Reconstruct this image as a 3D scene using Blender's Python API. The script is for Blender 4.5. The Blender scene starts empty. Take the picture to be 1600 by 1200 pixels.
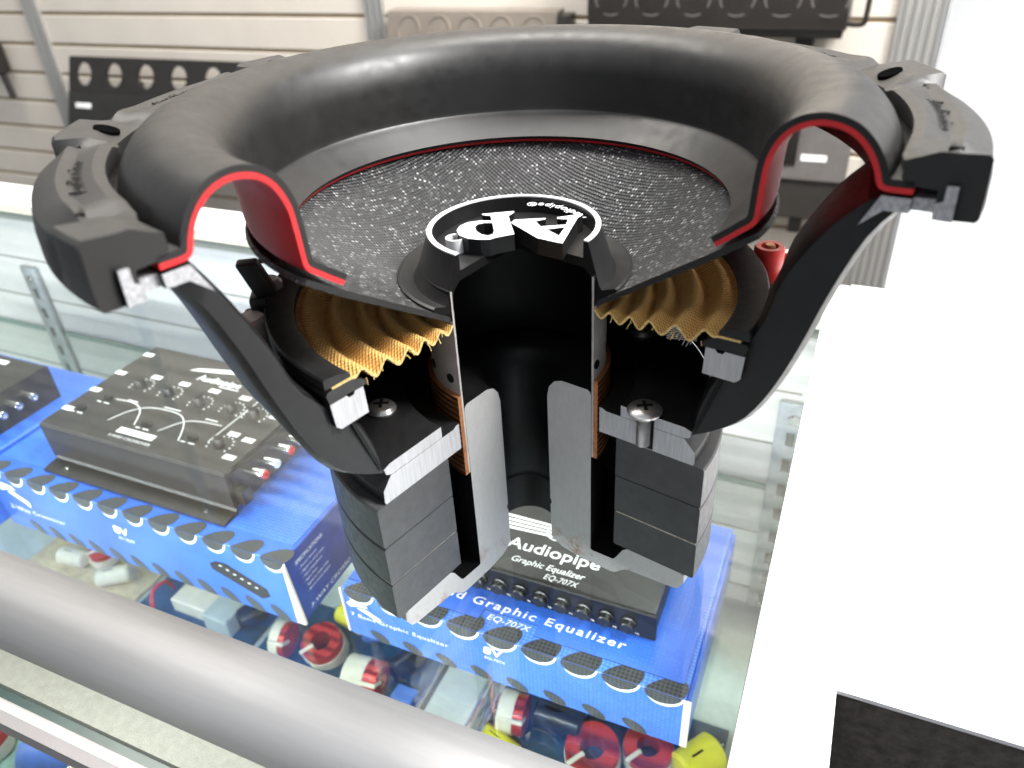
import bpy, bmesh, math, random
from mathutils import Vector, Matrix
random.seed(7)
R=math.radians; PI=math.pi; sin=math.sin; cos=math.cos
S=0.036                      # one modelling unit (voice-coil radius) in metres
scene=bpy.context.scene
# ------------------------------------------------------------------ camera
cd=bpy.data.cameras.new('Camera'); cam=bpy.data.objects.new('Camera',cd); scene.collection.objects.link(cam)
scene.camera=cam
pitch,yaw,roll=0.578127,-0.013124,-0.062687
d=Vector((sin(yaw)*cos(pitch),cos(yaw)*cos(pitch),-sin(pitch))); rt=Vector((cos(yaw),-sin(yaw),0)); up=rt.cross(d)
x=cos(roll)*rt+sin(roll)*up; y=-sin(roll)*rt+cos(roll)*up
M=Matrix((x,y,-d)).transposed().to_4x4(); M.translation=Vector((0,-7.8856,7.3227))*S
cam.matrix_world=M
cd.sensor_width=36; cd.lens=36*1209.0/1600; cd.clip_start=0.01; cd.clip_end=200
cd.dof.use_dof=True; cd.dof.focus_distance=9.6*S; cd.dof.aperture_fstop=11
# ------------------------------------------------------------------ world, lamps, exposure
w=bpy.data.worlds.new('World'); scene.world=w; w.use_nodes=True
w.node_tree.nodes['Background'].inputs[0].default_value=(.86,.92,1,1); w.node_tree.nodes['Background'].inputs[1].default_value=.42
CA=R(-24.8); U=Vector((cos(CA),sin(CA),0)); Wd=Vector((-sin(CA),cos(CA),0))
def P3(a,b,z): return (U*a+Wd*b+Vector((0,0,z)))*S
def lamp(name,a,b,z,ta,tb,tz,sx,sy,power,col):
    l=bpy.data.lights.new(name,'AREA'); l.shape='RECTANGLE'; l.size=sx*S; l.size_y=sy*S; l.energy=power; l.color=col
    o=bpy.data.objects.new(name,l); scene.collection.objects.link(o); o.location=P3(a,b,z)
    o.rotation_euler=(P3(ta,tb,tz)-P3(a,b,z)).to_track_quat('-Z','Y').to_euler(); return o
lamp('ceiling_lamp_left',-32,16,62,-32,20,0,50,14,62,(1,.95,.88))
lamp('ceiling_lamp_middle',-3,17,62,-3,18,0,34,9,42,(1,.97,.92))
lamp('ceiling_lamp_right',34,14,44,12,14,0,26,26,170,(1,.98,.96))
lamp('cabinet_fill',17,5,30,20,9.3,6,12,12,26,(1,.99,.97))  # added fill without a known fixture, overexposes the white cabinet and partition
lamp('case_lamp',-14,-4.25,-.9,-14,2.2,-4.9,34,.3,5,(.93,.97,1))
lamp('ceiling_lamp_behind',-8,-34,62,-6,-8,0,50,14,12,(.95,.97,1))
vs=scene.view_settings; vs.view_transform='Standard'; vs.look='None'; vs.exposure=0.0; vs.gamma=1; vs.use_curve_mapping=False
scene.render.engine='CYCLES'
scene.cycles.transparent_max_bounces=24; scene.cycles.max_bounces=10
# ------------------------------------------------------------------ helpers
ORG={}
def setp(o,label=None,cat=None,group=None,kind=None):
    if label: o['label']=label
    if cat: o['category']=cat
    if group: o['group']=group
    if kind: o['kind']=kind
    return o
def thing(name,label,cat,loc=(0,0,0),case=False,group=None):
    o=bpy.data.objects.new(name,None); scene.collection.objects.link(o); o.empty_display_size=.02
    if case: o.location=P3(*loc); o.rotation_euler=(0,0,CA)
    else: o.location=Vector(loc)*S
    ORG[o]=Vector(loc); return setp(o,label,cat,group)
def finish(me,mats,ang=32,smooth=True):
    for m in (mats if isinstance(mats,(list,tuple)) else [mats]): me.materials.append(m)
    if smooth:
        me.shade_smooth(); me.set_sharp_from_angle(angle=R(ang))
def part(name,geo,mats,parent=None,ang=32,smooth=True,case=False,org=None,label=None):
    """geo = (verts, faces[, material indices]) in modelling units"""
    vs_,fs=geo[0],geo[1]
    o0=ORG[parent] if parent is not None else Vector(org or (0,0,0))
    me=bpy.data.meshes.new(name); me.from_pydata([tuple((Vector(v)-o0)*S) for v in vs_],[],fs)
    if len(geo)>2 and geo[2]:
        for p,i in zip(me.polygons,geo[2]): p.material_index=i
    me.update(); finish(me,mats,ang,smooth)
    o=bpy.data.objects.new(name,me); scene.collection.objects.link(o)
    if parent is not None: o.parent=parent
    elif case: o.location=P3(*o0); o.rotation_euler=(0,0,CA)
    else: o.location=o0*S
    ORG[o]=o0
    if label: o['label']=label
    return o
def share(src,parent,off,rotz=0):
    o=src.copy(); scene.collection.objects.link(o); o.parent=parent; o.location=Vector(off)*S; o.rotation_euler=(0,0,rotz); ORG[o]=ORG[parent]; return o
def join(*gs):
    V=[];F=[];I=[]
    for g in gs:
        n=len(V); V+=list(g[0]); F+=[tuple(i+n for i in f) for f in g[1]]; I+=(list(g[2]) if len(g)>2 and g[2] else [0]*len(g[1]))
    return V,F,I
def xf(g,fn): return ([fn(Vector(v)) for v in g[0]],)+tuple(g[1:])
def box(x0,x1,y0,y1,z0,z1,bev=0.0,seg=2):
    bm=bmesh.new(); bmesh.ops.create_cube(bm,size=1)
    for v in bm.verts: v.co=Vector(((x0+x1)/2+v.co.x*(x1-x0),(y0+y1)/2+v.co.y*(y1-y0),(z0+z1)/2+v.co.z*(z1-z0)))
    if bev: bmesh.ops.bevel(bm,geom=bm.edges[:],offset=bev,segments=seg,affect='EDGES',profile=.5)
    g=bmg(bm); return g
def bmg(bm):
    bm.verts.index_update(); g=([v.co.copy() for v in bm.verts],[tuple(v.index for v in f.verts) for f in bm.faces]); bm.free(); return g
PL,PR=R(229.85),R(-37.41)
def lathe(prof,p0=PR,p1=PL,n=150,capmat=1,full=False,mats=None):
    """revolve closed (r,z) loop; ends capped when not full. prof counter-clockwise in (r,z)"""
    ar=sum(prof[i][0]*prof[(i+1)%len(prof)][1]-prof[(i+1)%len(prof)][0]*prof[i][1] for i in range(len(prof)))
    if ar<0: prof=prof[::-1]; mats=(mats[:-1][::-1]+mats[-1:]) if mats else None
    m=len(prof); V=[];F=[];I=[]
    k=n if full else n+1
    for j in range(k):
        t=p0+(p1-p0)*j/n if not full else 2*PI*j/n
        c,s=cos(t),sin(t); V+=[(r*c,r*s,z) for r,z in prof]
    for j in range(n):
        a=j*m; b=((j+1)%k)*m
        for i in range(m):
            i2=(i+1)%m
            F.append((a+i,b+i,b+i2,a+i2)); I.append(mats[i] if mats else 0)
    if not full:
        F.append(tuple(range(m))); I.append(capmat); F.append(tuple(n*m+i for i in reversed(range(m)))); I.append(capmat)
    return V,F,I
def thick(path,t0,t1):
    """closed loop around an open (r,z) path offset by t0..t1 along its left normal"""
    N=[]
    for i in range(len(path)):
        a=Vector(path[max(0,i-1)]); b=Vector(path[min(len(path)-1,i+1)]); dd=(b-a).normalized(); N.append(Vector((-dd.y,dd.x)))
    A=[tuple(Vector(p)+n*t0) for p,n in zip(path,N)]; B=[tuple(Vector(p)+n*t1) for p,n in zip(path,N)]
    return A+B[::-1]
def smoothpath(pts,k=4):
    out=[]
    for i in range(len(pts)-1):
        p0=Vector(pts[max(0,i-1)]);p1=Vector(pts[i]);p2=Vector(pts[i+1]);p3=Vector(pts[min(len(pts)-1,i+2)])
        for j in range(k):
            t=j/k; out.append(tuple(.5*((2*p1)+(p2-p0)*t+(2*p0-5*p1+4*p2-p3)*t*t+(3*p1-p0-3*p2+p3)*t**3)))
    out.append(tuple(pts[-1])); return out
def prism(poly,z0,z1):
    ar=sum(poly[i][0]*poly[(i+1)%len(poly)][1]-poly[(i+1)%len(poly)][0]*poly[i][1] for i in range(len(poly)))
    if ar<0: poly=poly[::-1]
    n=len(poly); V=[(p[0],p[1],z0) for p in poly]+[(p[0],p[1],z1) for p in poly]
    F=[tuple(range(n,2*n)),tuple(reversed(range(n)))]+[(i,(i+1)%n,n+(i+1)%n,n+i) for i in range(n)]
    return V,F,[0,1]+[1]*n
def cyl(r,z0,z1,n=24,bev=0.0,c=(0,0)):
    prof=[(0.0001,z0),(r-bev,z0),(r,z0+bev),(r,z1-bev),(r-bev,z1),(0.0001,z1)] if bev else [(0.0001,z0),(r,z0),(r,z1),(0.0001,z1)]
    g=lathe(prof,full=True,n=n); return ([(v[0]+c[0],v[1]+c[1],v[2]) for v in g[0]],g[1],None)
def tube(pts,r,n=8):
    V=[];F=[]; pts=[Vector(p) for p in pts]; prev=None
    for i,p in enumerate(pts):
        dd=(pts[min(len(pts)-1,i+1)]-pts[max(0,i-1)]).normalized()
        if prev is None: a=dd.orthogonal().normalized()
        else: a=(prev-dd*prev.dot(dd)).normalized()
        prev=a; b=dd.cross(a)
        V+=[p+(a*cos(2*PI*j/n)+b*sin(2*PI*j/n))*r for j in range(n)]
    for i in range(len(pts)-1):
        for j in range(n): F.append((i*n+j,i*n+(j+1)%n,(i+1)*n+(j+1)%n,(i+1)*n+j))
    F.append(tuple(reversed(range(n)))); F.append(tuple((len(pts)-1)*n+j for j in range(n)))
    return V,F,None
def extrude_a(prof,a0,a1):
    """(b,z) profile extruded along a"""
    ar=sum(prof[i][0]*prof[(i+1)%len(prof)][1]-prof[(i+1)%len(prof)][0]*prof[i][1] for i in range(len(prof)))
    if ar<0: prof=prof[::-1]
    n=len(prof); V=[(a0,p[0],p[1]) for p in prof]+[(a1,p[0],p[1]) for p in prof]
    return V,[tuple(reversed(range(n))),tuple(range(n,2*n))]+[(i,(i+1)%n,n+(i+1)%n,n+i) for i in range(n)],None
def text(s,size,shear=0,ext=0.0,spacing=1.0,bold=0.0):
    """text laid in the xy plane, left aligned at the origin, in modelling units"""
    cu=bpy.data.curves.new('t','FONT'); cu.body=s; cu.size=1; cu.shear=shear; cu.space_character=spacing; cu.resolution_u=3; cu.offset=bold
    cu.extrude=ext/size if ext else 0
    o=bpy.data.objects.new('t',cu); scene.collection.objects.link(o); bpy.context.view_layer.update()
    me=bpy.data.meshes.new_from_object(o.evaluated_get(bpy.context.evaluated_depsgraph_get()))
    g=([v.co*size for v in me.vertices],[tuple(p.vertices) for p in me.polygons],None)
    bpy.data.objects.remove(o); bpy.data.curves.remove(cu); bpy.data.meshes.remove(me); return g
def twidth(g): xs=[v[0] for v in g[0]]; return max(xs)-min(xs)
def fit(g,wd): k=wd/twidth(g); return xf(g,lambda v:Vector((v.x*k,v.y,v.z)))
# ------------------------------------------------------------------ materials
def NT(name):
    m=bpy.data.materials.new(name); m.use_nodes=True; nt=m.node_tree; return m,nt,nt.nodes['Principled BSDF']
def L(nt,a,b): nt.links.new(a,b)
def coord(nt,scale=1.0):
    tc=nt.nodes.new('ShaderNodeTexCoord'); mp=nt.nodes.new('ShaderNodeMapping'); mp.inputs['Scale'].default_value=((scale/S,)*3 if not isinstance(scale,tuple) else tuple(q/S for q in scale)); L(nt,tc.outputs['Object'],mp.inputs[0]); return mp.outputs[0]
def noise(nt,co,scale,detail=3,rough=.6):
    n=nt.nodes.new('ShaderNodeTexNoise'); n.inputs['Scale'].default_value=scale; n.inputs['Detail'].default_value=detail; n.inputs['Roughness'].default_value=rough; L(nt,co,n.inputs['Vector']); return n.outputs['Fac']
def ramp(nt,fac,stops):
    r=nt.nodes.new('ShaderNodeValToRGB'); e=r.color_ramp.elements
    while len(e)<len(stops): e.new(.5)
    for q,(p,c) in zip(e,stops): q.position=p; q.color=(c+(1,)) if len(c)==3 else c
    L(nt,fac,r.inputs[0]); return r.outputs[0]
def mathn(nt,op,a,b=None):
    n=nt.nodes.new('ShaderNodeMath'); n.operation=op
    for i,q in enumerate((a,b)):
        if q is None: continue
        if isinstance(q,(int,float)): n.inputs[i].default_value=q
        else: L(nt,q,n.inputs[i])
    return n.outputs[0]
def bump(nt,h,b,strength=.3,dist=.01):
    n=nt.nodes.new('ShaderNodeBump'); n.inputs['Strength'].default_value=strength; n.inputs['Distance'].default_value=dist*S; L(nt,h,n.inputs['Height']); L(nt,n.outputs[0],b.inputs['Normal']); return n
def mat(name,c,rough=.5,metal=0,var=.25,vs=3.0,bs=0,bscale=40,bd=.006,spec=.5,rvar=0,coat=0,stretch=(1,1,1)):
    m,nt,b=NT(name); co=coord(nt); cs=coord(nt,stretch) if stretch!=(1,1,1) else co
    n=noise(nt,cs,vs); lo=tuple(q*(1-var) for q in c); hi=tuple(min(1,q*(1+var)) for q in c)
    L(nt,ramp(nt,n,[(.3,lo),(.7,hi)]),b.inputs['Base Color'])
    b.inputs['Roughness'].default_value=rough; b.inputs['Metallic'].default_value=metal; b.inputs['Specular IOR Level'].default_value=spec; b.inputs['Coat Weight'].default_value=coat
    if rvar: L(nt,ramp(nt,noise(nt,co,vs*2.3),[(.3,(max(0,rough-rvar),)*3),(.7,(min(1,rough+rvar),)*3)]),b.inputs['Roughness'])
    if bs: bump(nt,noise(nt,cs,bscale,4),b,bs,bd)
    return m
M_rub=mat('surround_rubber',(.0125,.0118,.0115),.44,var=.3,vs=2.2,bs=.10,bscale=60,rvar=.07,spec=.5)
M_rubcut=mat('cut_rubber',(.014,.013,.013),.8,bs=.3,bscale=30)
M_red=mat('red_foam',(.62,.018,.022),.55,var=.10,vs=4,bs=.12,bscale=50)
M_gask=mat('gasket_rubber',(.017,.0162,.0155),.50,var=.10,vs=5,bs=.16,bscale=60,rvar=.03)
M_bask=mat('black_powder_coat',(.0065,.0065,.007),.46,var=.3,vs=4,bs=.25,bscale=70,rvar=.06)
M_blk=mat('black_plastic',(.007,.007,.0075),.38,var=.3,vs=5,bs=.1,bscale=60)
M_dead=mat('black_paint_inside',(.004,.004,.0045),.5,var=.3,vs=5,spec=.22)
M_void=mat('hole_shade_black',(.003,.003,.003),.9,spec=0,var=.2)
M_silver=mat('silver_paint',(.66,.66,.68),.45,var=.05,vs=6)
M_cast=mat('cut_cast_aluminium',(.46,.46,.475),.5,metal=.35,var=.32,vs=26,bs=.6,bscale=36,bd=.012)
M_alu=mat('sawn_aluminium',(.50,.50,.515),.45,metal=.4,var=.14,vs=5,bs=.3,bscale=10,bd=.006,stretch=(9,9,.6))
M_ring=mat('polished_ring_edge',(.75,.75,.76),.25,metal=.9,var=.1)
M_former=mat('former_aluminium',(.50,.47,.45),.42,metal=.3,var=.15,vs=4)
M_screw=mat('zinc_screw',(.55,.55,.54),.28,metal=.9,var=.2,vs=9)
M_magn=mat('ferrite_magnet',(.046,.046,.048),.42,var=.18,vs=5,bs=.22,bscale=22,rvar=.08)
M_white=mat('white_laminate',(.86,.86,.86),.45,var=.02)
M_ledge=mat('white_ledge_laminate',(.82,.81,.78),.4,var=.03)
M_slat=mat('slat_laminate',(.70,.65,.58),.5,var=.05,vs=.2,bs=.05,bscale=5)
M_groove=mat('slat_groove',(.34,.26,.16),.7,var=.15,vs=.4)
M_upr=mat('upright_aluminium',(.50,.50,.49),.38,metal=.6,var=.12,vs=2,stretch=(8,8,.2))
M_rail=mat('anodised_rail',(.31,.31,.315),.52,metal=.5,var=.05,vs=4,bs=.12,bscale=90,bd=.003,stretch=(.15,2,2))
M_felt=mat('grey_green_strip',(.26,.275,.235),.9,var=.10,vs=12,bs=.6,bscale=60,bd=.01)
M_dkgl=mat('dark_glass_edge',(.015,.045,.04),.25,var=.2)
M_chan=mat('white_channel',(.50,.475,.465),.4,metal=.2,var=.04)
M_deck=mat('grey_deck',(.42,.46,.44),.6,var=.08,vs=2)
M_carp=mat('brown_grey_carpet',(.055,.048,.043),.95,var=.45,vs=9,bs=1,bscale=40,bd=.05)
M_front=mat('dark_cabinet_front',(.095,.083,.075),.9,var=.4,vs=6,bs=.6,bscale=20,bd=.02)
M_pil=mat('zinc_pilaster',(.42,.47,.49),.4,metal=.6,var=.2,vs=3)
M_ampb=mat('black_amp_finish',(.016,.014,.012),.42,var=.2,vs=1)
M_ampg=mat('taupe_amp_finish',(.26,.225,.19),.36,metal=.4,var=.08,vs=1)
M_ampd=mat('grey_amp_finish',(.15,.14,.135),.4,metal=.3,var=.1,vs=1)
M_dev=mat('device_black_metal',(.022,.021,.021),.45,var=.25,vs=3,bs=.1,bscale=40)
M_print=mat('white_print',(.84,.85,.86),.5,var=.03)
M_dprint=mat('dark_print',(.03,.04,.07),.5,var=.2)
M_card=mat('raw_cardboard',(.62,.55,.44),.8,var=.1,vs=5)
M_knob=mat('knob_plastic',(.010,.010,.010),.3,var=.2)
M_chr=mat('chrome_metal',(.75,.75,.74),.18,metal=1,var=.1)
M_jred=mat('red_plastic',(.62,.03,.025),.35,var=.1)
M_yel=mat('yellow_capacitor',(.74,.66,.03),.35,var=.08,vs=4)
M_pcb=mat('dark_blue_board',(.012,.05,.10),.35,var=.4,vs=3)
M_pcbg=mat('green_board',(.26,.44,.37),.4,var=.4,vs=2)
M_cream=mat('cream_tape',(.70,.64,.52),.6,var=.1)
M_tan=mat('tan_board',(.52,.42,.24),.6,var=.2,vs=4)
M_bpl=mat('blue_plastic',(.07,.16,.50),.4,var=.2)
M_orw=mat('orange_wire',(.75,.16,.06),.4,var=.1)
# steel with fine saw grain and small rust blooms near its foot
def steel():
    m,nt,b=NT('sawn_steel'); co=coord(nt); cs=coord(nt,(3,3,1))
    base=ramp(nt,mathn(nt,'ADD',mathn(nt,'MULTIPLY',noise(nt,co,55,3),.5),mathn(nt,'MULTIPLY',noise(nt,cs,6),.5)),[(.3,(.42,.415,.41)),(.7,(.50,.495,.49))])
    sx=nt.nodes.new('ShaderNodeSeparateXYZ'); L(nt,co,sx.inputs[0])
    foot=nt.nodes.new('ShaderNodeMapRange'); foot.inputs[1].default_value=.55; foot.inputs[2].default_value=.10; L(nt,sx.outputs['Z'],foot.inputs[0])
    ru=mathn(nt,'MULTIPLY',foot.outputs[0],ramp(nt,noise(nt,co,2.2,5,.7),[(.57,(0,0,0)),(.70,(1,1,1))]))
    mx=nt.nodes.new('ShaderNodeMix'); mx.data_type='RGBA'; L(nt,ru,mx.inputs['Factor']); L(nt,base,mx.inputs['A']); mx.inputs['B'].default_value=(.26,.095,.03,1)
    L(nt,mx.outputs['Result'],b.inputs['Base Color']); b.inputs['Roughness'].default_value=.5; b.inputs['Metallic'].default_value=.3
    bump(nt,noise(nt,co,60,3),b,.3,.005); return m
M_steel=steel()
def weave(name,p,lo,hi,rough,bs,spark=0,radial=False,spec=.5):
    """two crossing sets of threads; radial=True winds them round the axis"""
    m,nt,b=NT(name); co=coord(nt); sx=nt.nodes.new('ShaderNodeSeparateXYZ'); L(nt,co,sx.inputs[0])
    if radial:
        ang=mathn(nt,'MULTIPLY',mathn(nt,'ARCTAN2',sx.outputs['Y'],sx.outputs['X']),1.75)
        rad=mathn(nt,'SQRT',mathn(nt,'ADD',mathn(nt,'POWER',sx.outputs['X'],2),mathn(nt,'POWER',sx.outputs['Y'],2)))
        uu,vv=ang,rad
    else: uu,vv=sx.outputs['X'],sx.outputs['Y']
    nz=noise(nt,co,6,2)
    su=mathn(nt,'SINE',mathn(nt,'ADD',mathn(nt,'MULTIPLY',uu,2*PI/p),mathn(nt,'MULTIPLY',nz,3)))
    sv=mathn(nt,'SINE',mathn(nt,'ADD',mathn(nt,'MULTIPLY',vv,2*PI/p),mathn(nt,'MULTIPLY',nz,2)))
    h=mathn(nt,'MULTIPLY',su,sv); h01=mathn(nt,'ADD',mathn(nt,'MULTIPLY',h,.5),.5)
    col=ramp(nt,mathn(nt,'ADD',mathn(nt,'MULTIPLY',h01,.7),mathn(nt,'MULTIPLY',noise(nt,co,14,2),.3)),[(.25,lo),(.75,hi)])
    if spark:
        cb=nt.nodes.new('ShaderNodeCombineXYZ'); L(nt,mathn(nt,'FLOOR',mathn(nt,'ADD',mathn(nt,'MULTIPLY',uu,2/p),mathn(nt,'MULTIPLY',nz,3/PI))),cb.inputs[0]); L(nt,mathn(nt,'FLOOR',mathn(nt,'ADD',mathn(nt,'MULTIPLY',vv,2/p),mathn(nt,'MULTIPLY',nz,2/PI))),cb.inputs[1])
        wn=nt.nodes.new('ShaderNodeTexWhiteNoise'); wn.noise_dimensions='2D'; L(nt,cb.outputs[0],wn.inputs['Vector'])
        sw=nt.nodes.new('ShaderNodeSeparateColor'); L(nt,wn.outputs['Color'],sw.inputs[0])
        th=mathn(nt,'MULTIPLY',mathn(nt,'POWER',sw.outputs[0],spark),mathn(nt,'POWER',h01,1.6))
        mx=nt.nodes.new('ShaderNodeMix'); mx.data_type='RGBA'; L(nt,th,mx.inputs['Factor']); L(nt,col,mx.inputs['A']); mx.inputs['B'].default_value=(.48,.49,.49,1); col=mx.outputs['Result']  # glints on the threads, painted into the base colour as random pale cells
        L(nt,mathn(nt,'ADD',rough,mathn(nt,'MULTIPLY',th,-.12)),b.inputs['Roughness'])
    else: b.inputs['Roughness'].default_value=rough
    b.inputs['Specular IOR Level'].default_value=spec
    L(nt,col,b.inputs['Base Color']); bump(nt,h01,b,bs,.02); return m
M_cone=weave('woven_cone',.056,(.004,.004,.005),(.026,.027,.028),.40,.9,spark=9.0)  # thread highlights and glints are painted into this colour
M_spid=weave('spider_cloth',.045,(.50,.25,.055),(.84,.55,.20),.85,.8,radial=True,spec=.2)
def copper():
    m,nt,b=NT('copper_winding'); co=coord(nt); wv=nt.nodes.new('ShaderNodeTexWave'); wv.bands_direction='Z'; wv.inputs['Scale'].default_value=4.2; L(nt,co,wv.inputs['Vector'])
    L(nt,ramp(nt,wv.outputs['Fac'],[(.1,(.20,.07,.025)),(.7,(.58,.26,.11))]),b.inputs['Base Color']); b.inputs['Metallic'].default_value=.8; b.inputs['Roughness'].default_value=.3
    bump(nt,wv.outputs['Fac'],b,.5,.02); return m
M_cop=copper()
M_copcut=mat('copper_cut',(.50,.21,.09),.4,metal=.6,var=.25,vs=12)
def coilm():
    m,nt,b=NT('red_enamel_wire'); co=coord(nt); wv=nt.nodes.new('ShaderNodeTexWave'); wv.bands_direction='Z'; wv.inputs['Scale'].default_value=5; L(nt,co,wv.inputs['Vector'])
    L(nt,ramp(nt,wv.outputs['Fac'],[(.1,(.25,.010,.012)),(.8,(.66,.05,.035))]),b.inputs['Base Color']); b.inputs['Roughness'].default_value=.28; b.inputs['Metallic'].default_value=.25; return m
M_coil=coilm()
def blue():
    m,nt,b=NT('blue_carton_print'); co=coord(nt)
    vo=nt.nodes.new('ShaderNodeTexVoronoi'); vo.inputs['Scale'].default_value=14; vo.inputs['Randomness'].default_value=.12; L(nt,co,vo.inputs['Vector'])
    dots=ramp(nt,vo.outputs['Distance'],[(.25,(.075,.23,.74)),(.55,(.035,.125,.54))])
    n=ramp(nt,noise(nt,co,.35,2),[(.35,(.75,.75,.75)),(.65,(1.15,1.15,1.15))])
    mx=nt.nodes.new('ShaderNodeMix'); mx.data_type='RGBA'; mx.blend_type='MULTIPLY'; mx.inputs['Factor'].default_value=1; L(nt,dots,mx.inputs['A']); L(nt,n,mx.inputs['B'])
    L(nt,mx.outputs['Result'],b.inputs['Base Color']); b.inputs['Roughness'].default_value=.3; b.inputs['Coat Weight'].default_value=.3
    bump(nt,noise(nt,co,1.2,2),b,.15,.03); return m
M_blue=blue()
def meshp():
    m,nt,b=NT('perforated_print'); co=coord(nt); vo=nt.nodes.new('ShaderNodeTexVoronoi'); vo.inputs['Scale'].default_value=14; vo.inputs['Randomness'].default_value=.1; L(nt,co,vo.inputs['Vector'])
    L(nt,ramp(nt,vo.outputs['Distance'],[(.3,(.006,.007,.010)),(.55,(.055,.06,.065))]),b.inputs['Base Color']); b.inputs['Roughness'].default_value=.35; return m
M_mesh=meshp()
def glass(name,tint):
    m=bpy.data.materials.new(name); m.use_nodes=True; nt=m.node_tree; nt.nodes.remove(nt.nodes['Principled BSDF']); out=nt.nodes['Material Output']
    tr=nt.nodes.new('ShaderNodeBsdfTransparent'); tr.inputs[0].default_value=tint+(1,)
    gl=nt.nodes.new('ShaderNodeBsdfGlossy'); gl.inputs['Roughness'].default_value=.015
    fr=nt.nodes.new('ShaderNodeFresnel'); ge=nt.nodes.new('ShaderNodeNewGeometry'); mr=nt.nodes.new('ShaderNodeMapRange'); mr.inputs[3].default_value=1.5; mr.inputs[4].default_value=1/1.5
    L(nt,ge.outputs['Backfacing'],mr.inputs[0]); L(nt,mr.outputs[0],fr.inputs[0]); mx=nt.nodes.new('ShaderNodeMixShader')
    L(nt,fr.outputs[0],mx.inputs[0]); L(nt,tr.outputs[0],mx.inputs[1]); L(nt,gl.outputs[0],mx.inputs[2]); L(nt,mx.outputs[0],out.inputs[0]); return m
M_glass=glass('clear_glass',(.95,.975,.965))
# ------------------------------------------------------------------ setting: floor and slat wall
fl=part('floor',box(-150,80,-60,41,-26,-25.5),M_carp,case=True,org=(0,0,-25)); setp(fl,kind='structure')
WB=40
wall=part('wall',box(-110,5.79,WB+.12,WB+1,-25.4,62),M_groove,case=True,org=(-30,WB,-25)); setp(wall,kind='structure')
uprights=[(-93.6,-92),(-60.5,-58.9),(-28.1,-26.7),(3.7,5.8)]
pitch_=2.31; z00=-13.62-5*pitch_
gaps=[(-92,-60.5),(-58.9,-28.1),(-26.7,3.7)]
for gi,(a0,a1) in enumerate(gaps):
    first=None
    for k in range(32):
        z=z00+k*pitch_
        if first is None:
            prof=[(WB+.1,z+.13),(WB+.03,z+.13),(WB-.02,z+.17),(WB-.02,z+pitch_-.17),(WB+.03,z+pitch_-.13),(WB+.1,z+pitch_-.13)]
            first=part('slat',extrude_a(prof,a0+.03,a1-.03),M_slat,wall)
        else: share(first,wall,(0,0,k*pitch_))
for a0,a1 in uprights:
    wd=a1-a0
    prof=[(0,0)]
    n=5 if wd>1.8 else 3
    P=[(a0,WB+.1),(a0,WB-.3)]
    for i in range(n):
        q0=a0+wd*(i+.16)/n; q1=a0+wd*(i+.84)/n
        P+=[(q0,WB-.3),(q0+.04,WB-.12),(q1-.04,WB-.12),(q1,WB-.3)]
    P+=[(a1,WB-.3),(a1,WB+.1)]
    part('upright',prism(P,-25.3,60),[M_upr,M_upr],wall)
# ------------------------------------------------------------------ white partition and neighbouring white cabinet
pt=part('partition_panel',box(4.25,60,9.3,9.8,-25.4,62,.02),M_white,case=True,org=(20,9.5,-25.4)); setp(pt,'tall plain white partition panel behind the white cabinet','partition')
nb=thing('cabinet','white laminate cabinet abutting the right end of the glass display case','cabinet',(6,3,-25.4),True)
part('cabinet_top',prism([(3.597,9.28),(3.597,-6),(4.1,-6),(4.1,-1.07),(60,-1.07),(60,9.28)],-.36,-.30),[M_white,M_white],nb)
part('cabinet_body',prism([(3.64,9.26),(3.64,-5.9),(4.06,-5.9),(4.06,-1.0),(59.9,-1.0),(59.9,9.26)],-25.35,-.362),[M_front,M_front],nb)
# ------------------------------------------------------------------ display case
AL,AR=-34,3.16; GZ=-.30
case=thing('display_case','glass topped display case with anodised front rail and white ends','display case',(-6,2,-25.4),True)
def slab(a0,a1,b0,b1,z0,z1,ax=2):
    g=box(a0,a1,b0,b1,z0,z1); I=[]
    for f in g[1]:
        n=(g[0][f[1]]-g[0][f[0]]).cross(g[0][f[2]]-g[0][f[0]]).normalized(); I.append(0 if abs(n[ax])>.5 else 1)
    return g[0],g[1],I
M_gedge=mat('green_glass_edge',(.10,.26,.22),.2,var=.15)
part('glass_top',slab(AL,AR,-3.06,7.42,GZ-.22,GZ),[M_glass,M_gedge],case,smooth=False)
part('glass_shelf',slab(AL,AR-.05,-2.4,7.40,-4.80,-4.605),[M_glass,M_gedge],case,smooth=False)
part('front_glass',slab(AL,AR-.06,-4.70,-4.60,-11,-.78,1),[M_glass,M_gedge],case,smooth=False)
rp=[(-3.0,-.60),(-3.0,-.27),(-3.03,-.21),(-3.13,-.14),(-3.3,-.09),(-3.5,-.08),(-3.7,-.11),(-3.87,-.19),(-4.0,-.31),(-4.07,-.46),(-4.09,-.62),(-3.9,-.72),(-3.1,-.72)]
part('front_rail',extrude_a(smoothpath(rp+[rp[0]],3)[:-1],AL,AR+.42),M_rail,case,ang=60)
part('felt_strip',extrude_a([(-4.08,-.58),(-4.08,-.50),(-4.42,-.545),(-4.44,-.62)],AL,AR+.42),M_felt,case)
part('seal',extrude_a([(-4.43,-.75),(-4.43,-.60),(-4.535,-.60),(-4.535,-.75)],AL,AR+.42),M_dkgl,case)
part('front_channel',extrude_a([(-4.54,-.9),(-4.54,-.59),(-4.57,-.565),(-4.66,-.565),(-4.76,-.66),(-4.76,-.9),(-4.705,-.9),(-4.705,-.77),(-4.595,-.77),(-4.595,-.9)],AL,AR+.42),M_chan,case)
part('back_channel',extrude_a([(7.0,GZ+.004),(7.0,GZ+.05),(7.43,GZ+.07),(7.43,GZ-.4),(7.425,GZ+.004)],AL,AR),M_felt,case)
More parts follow.
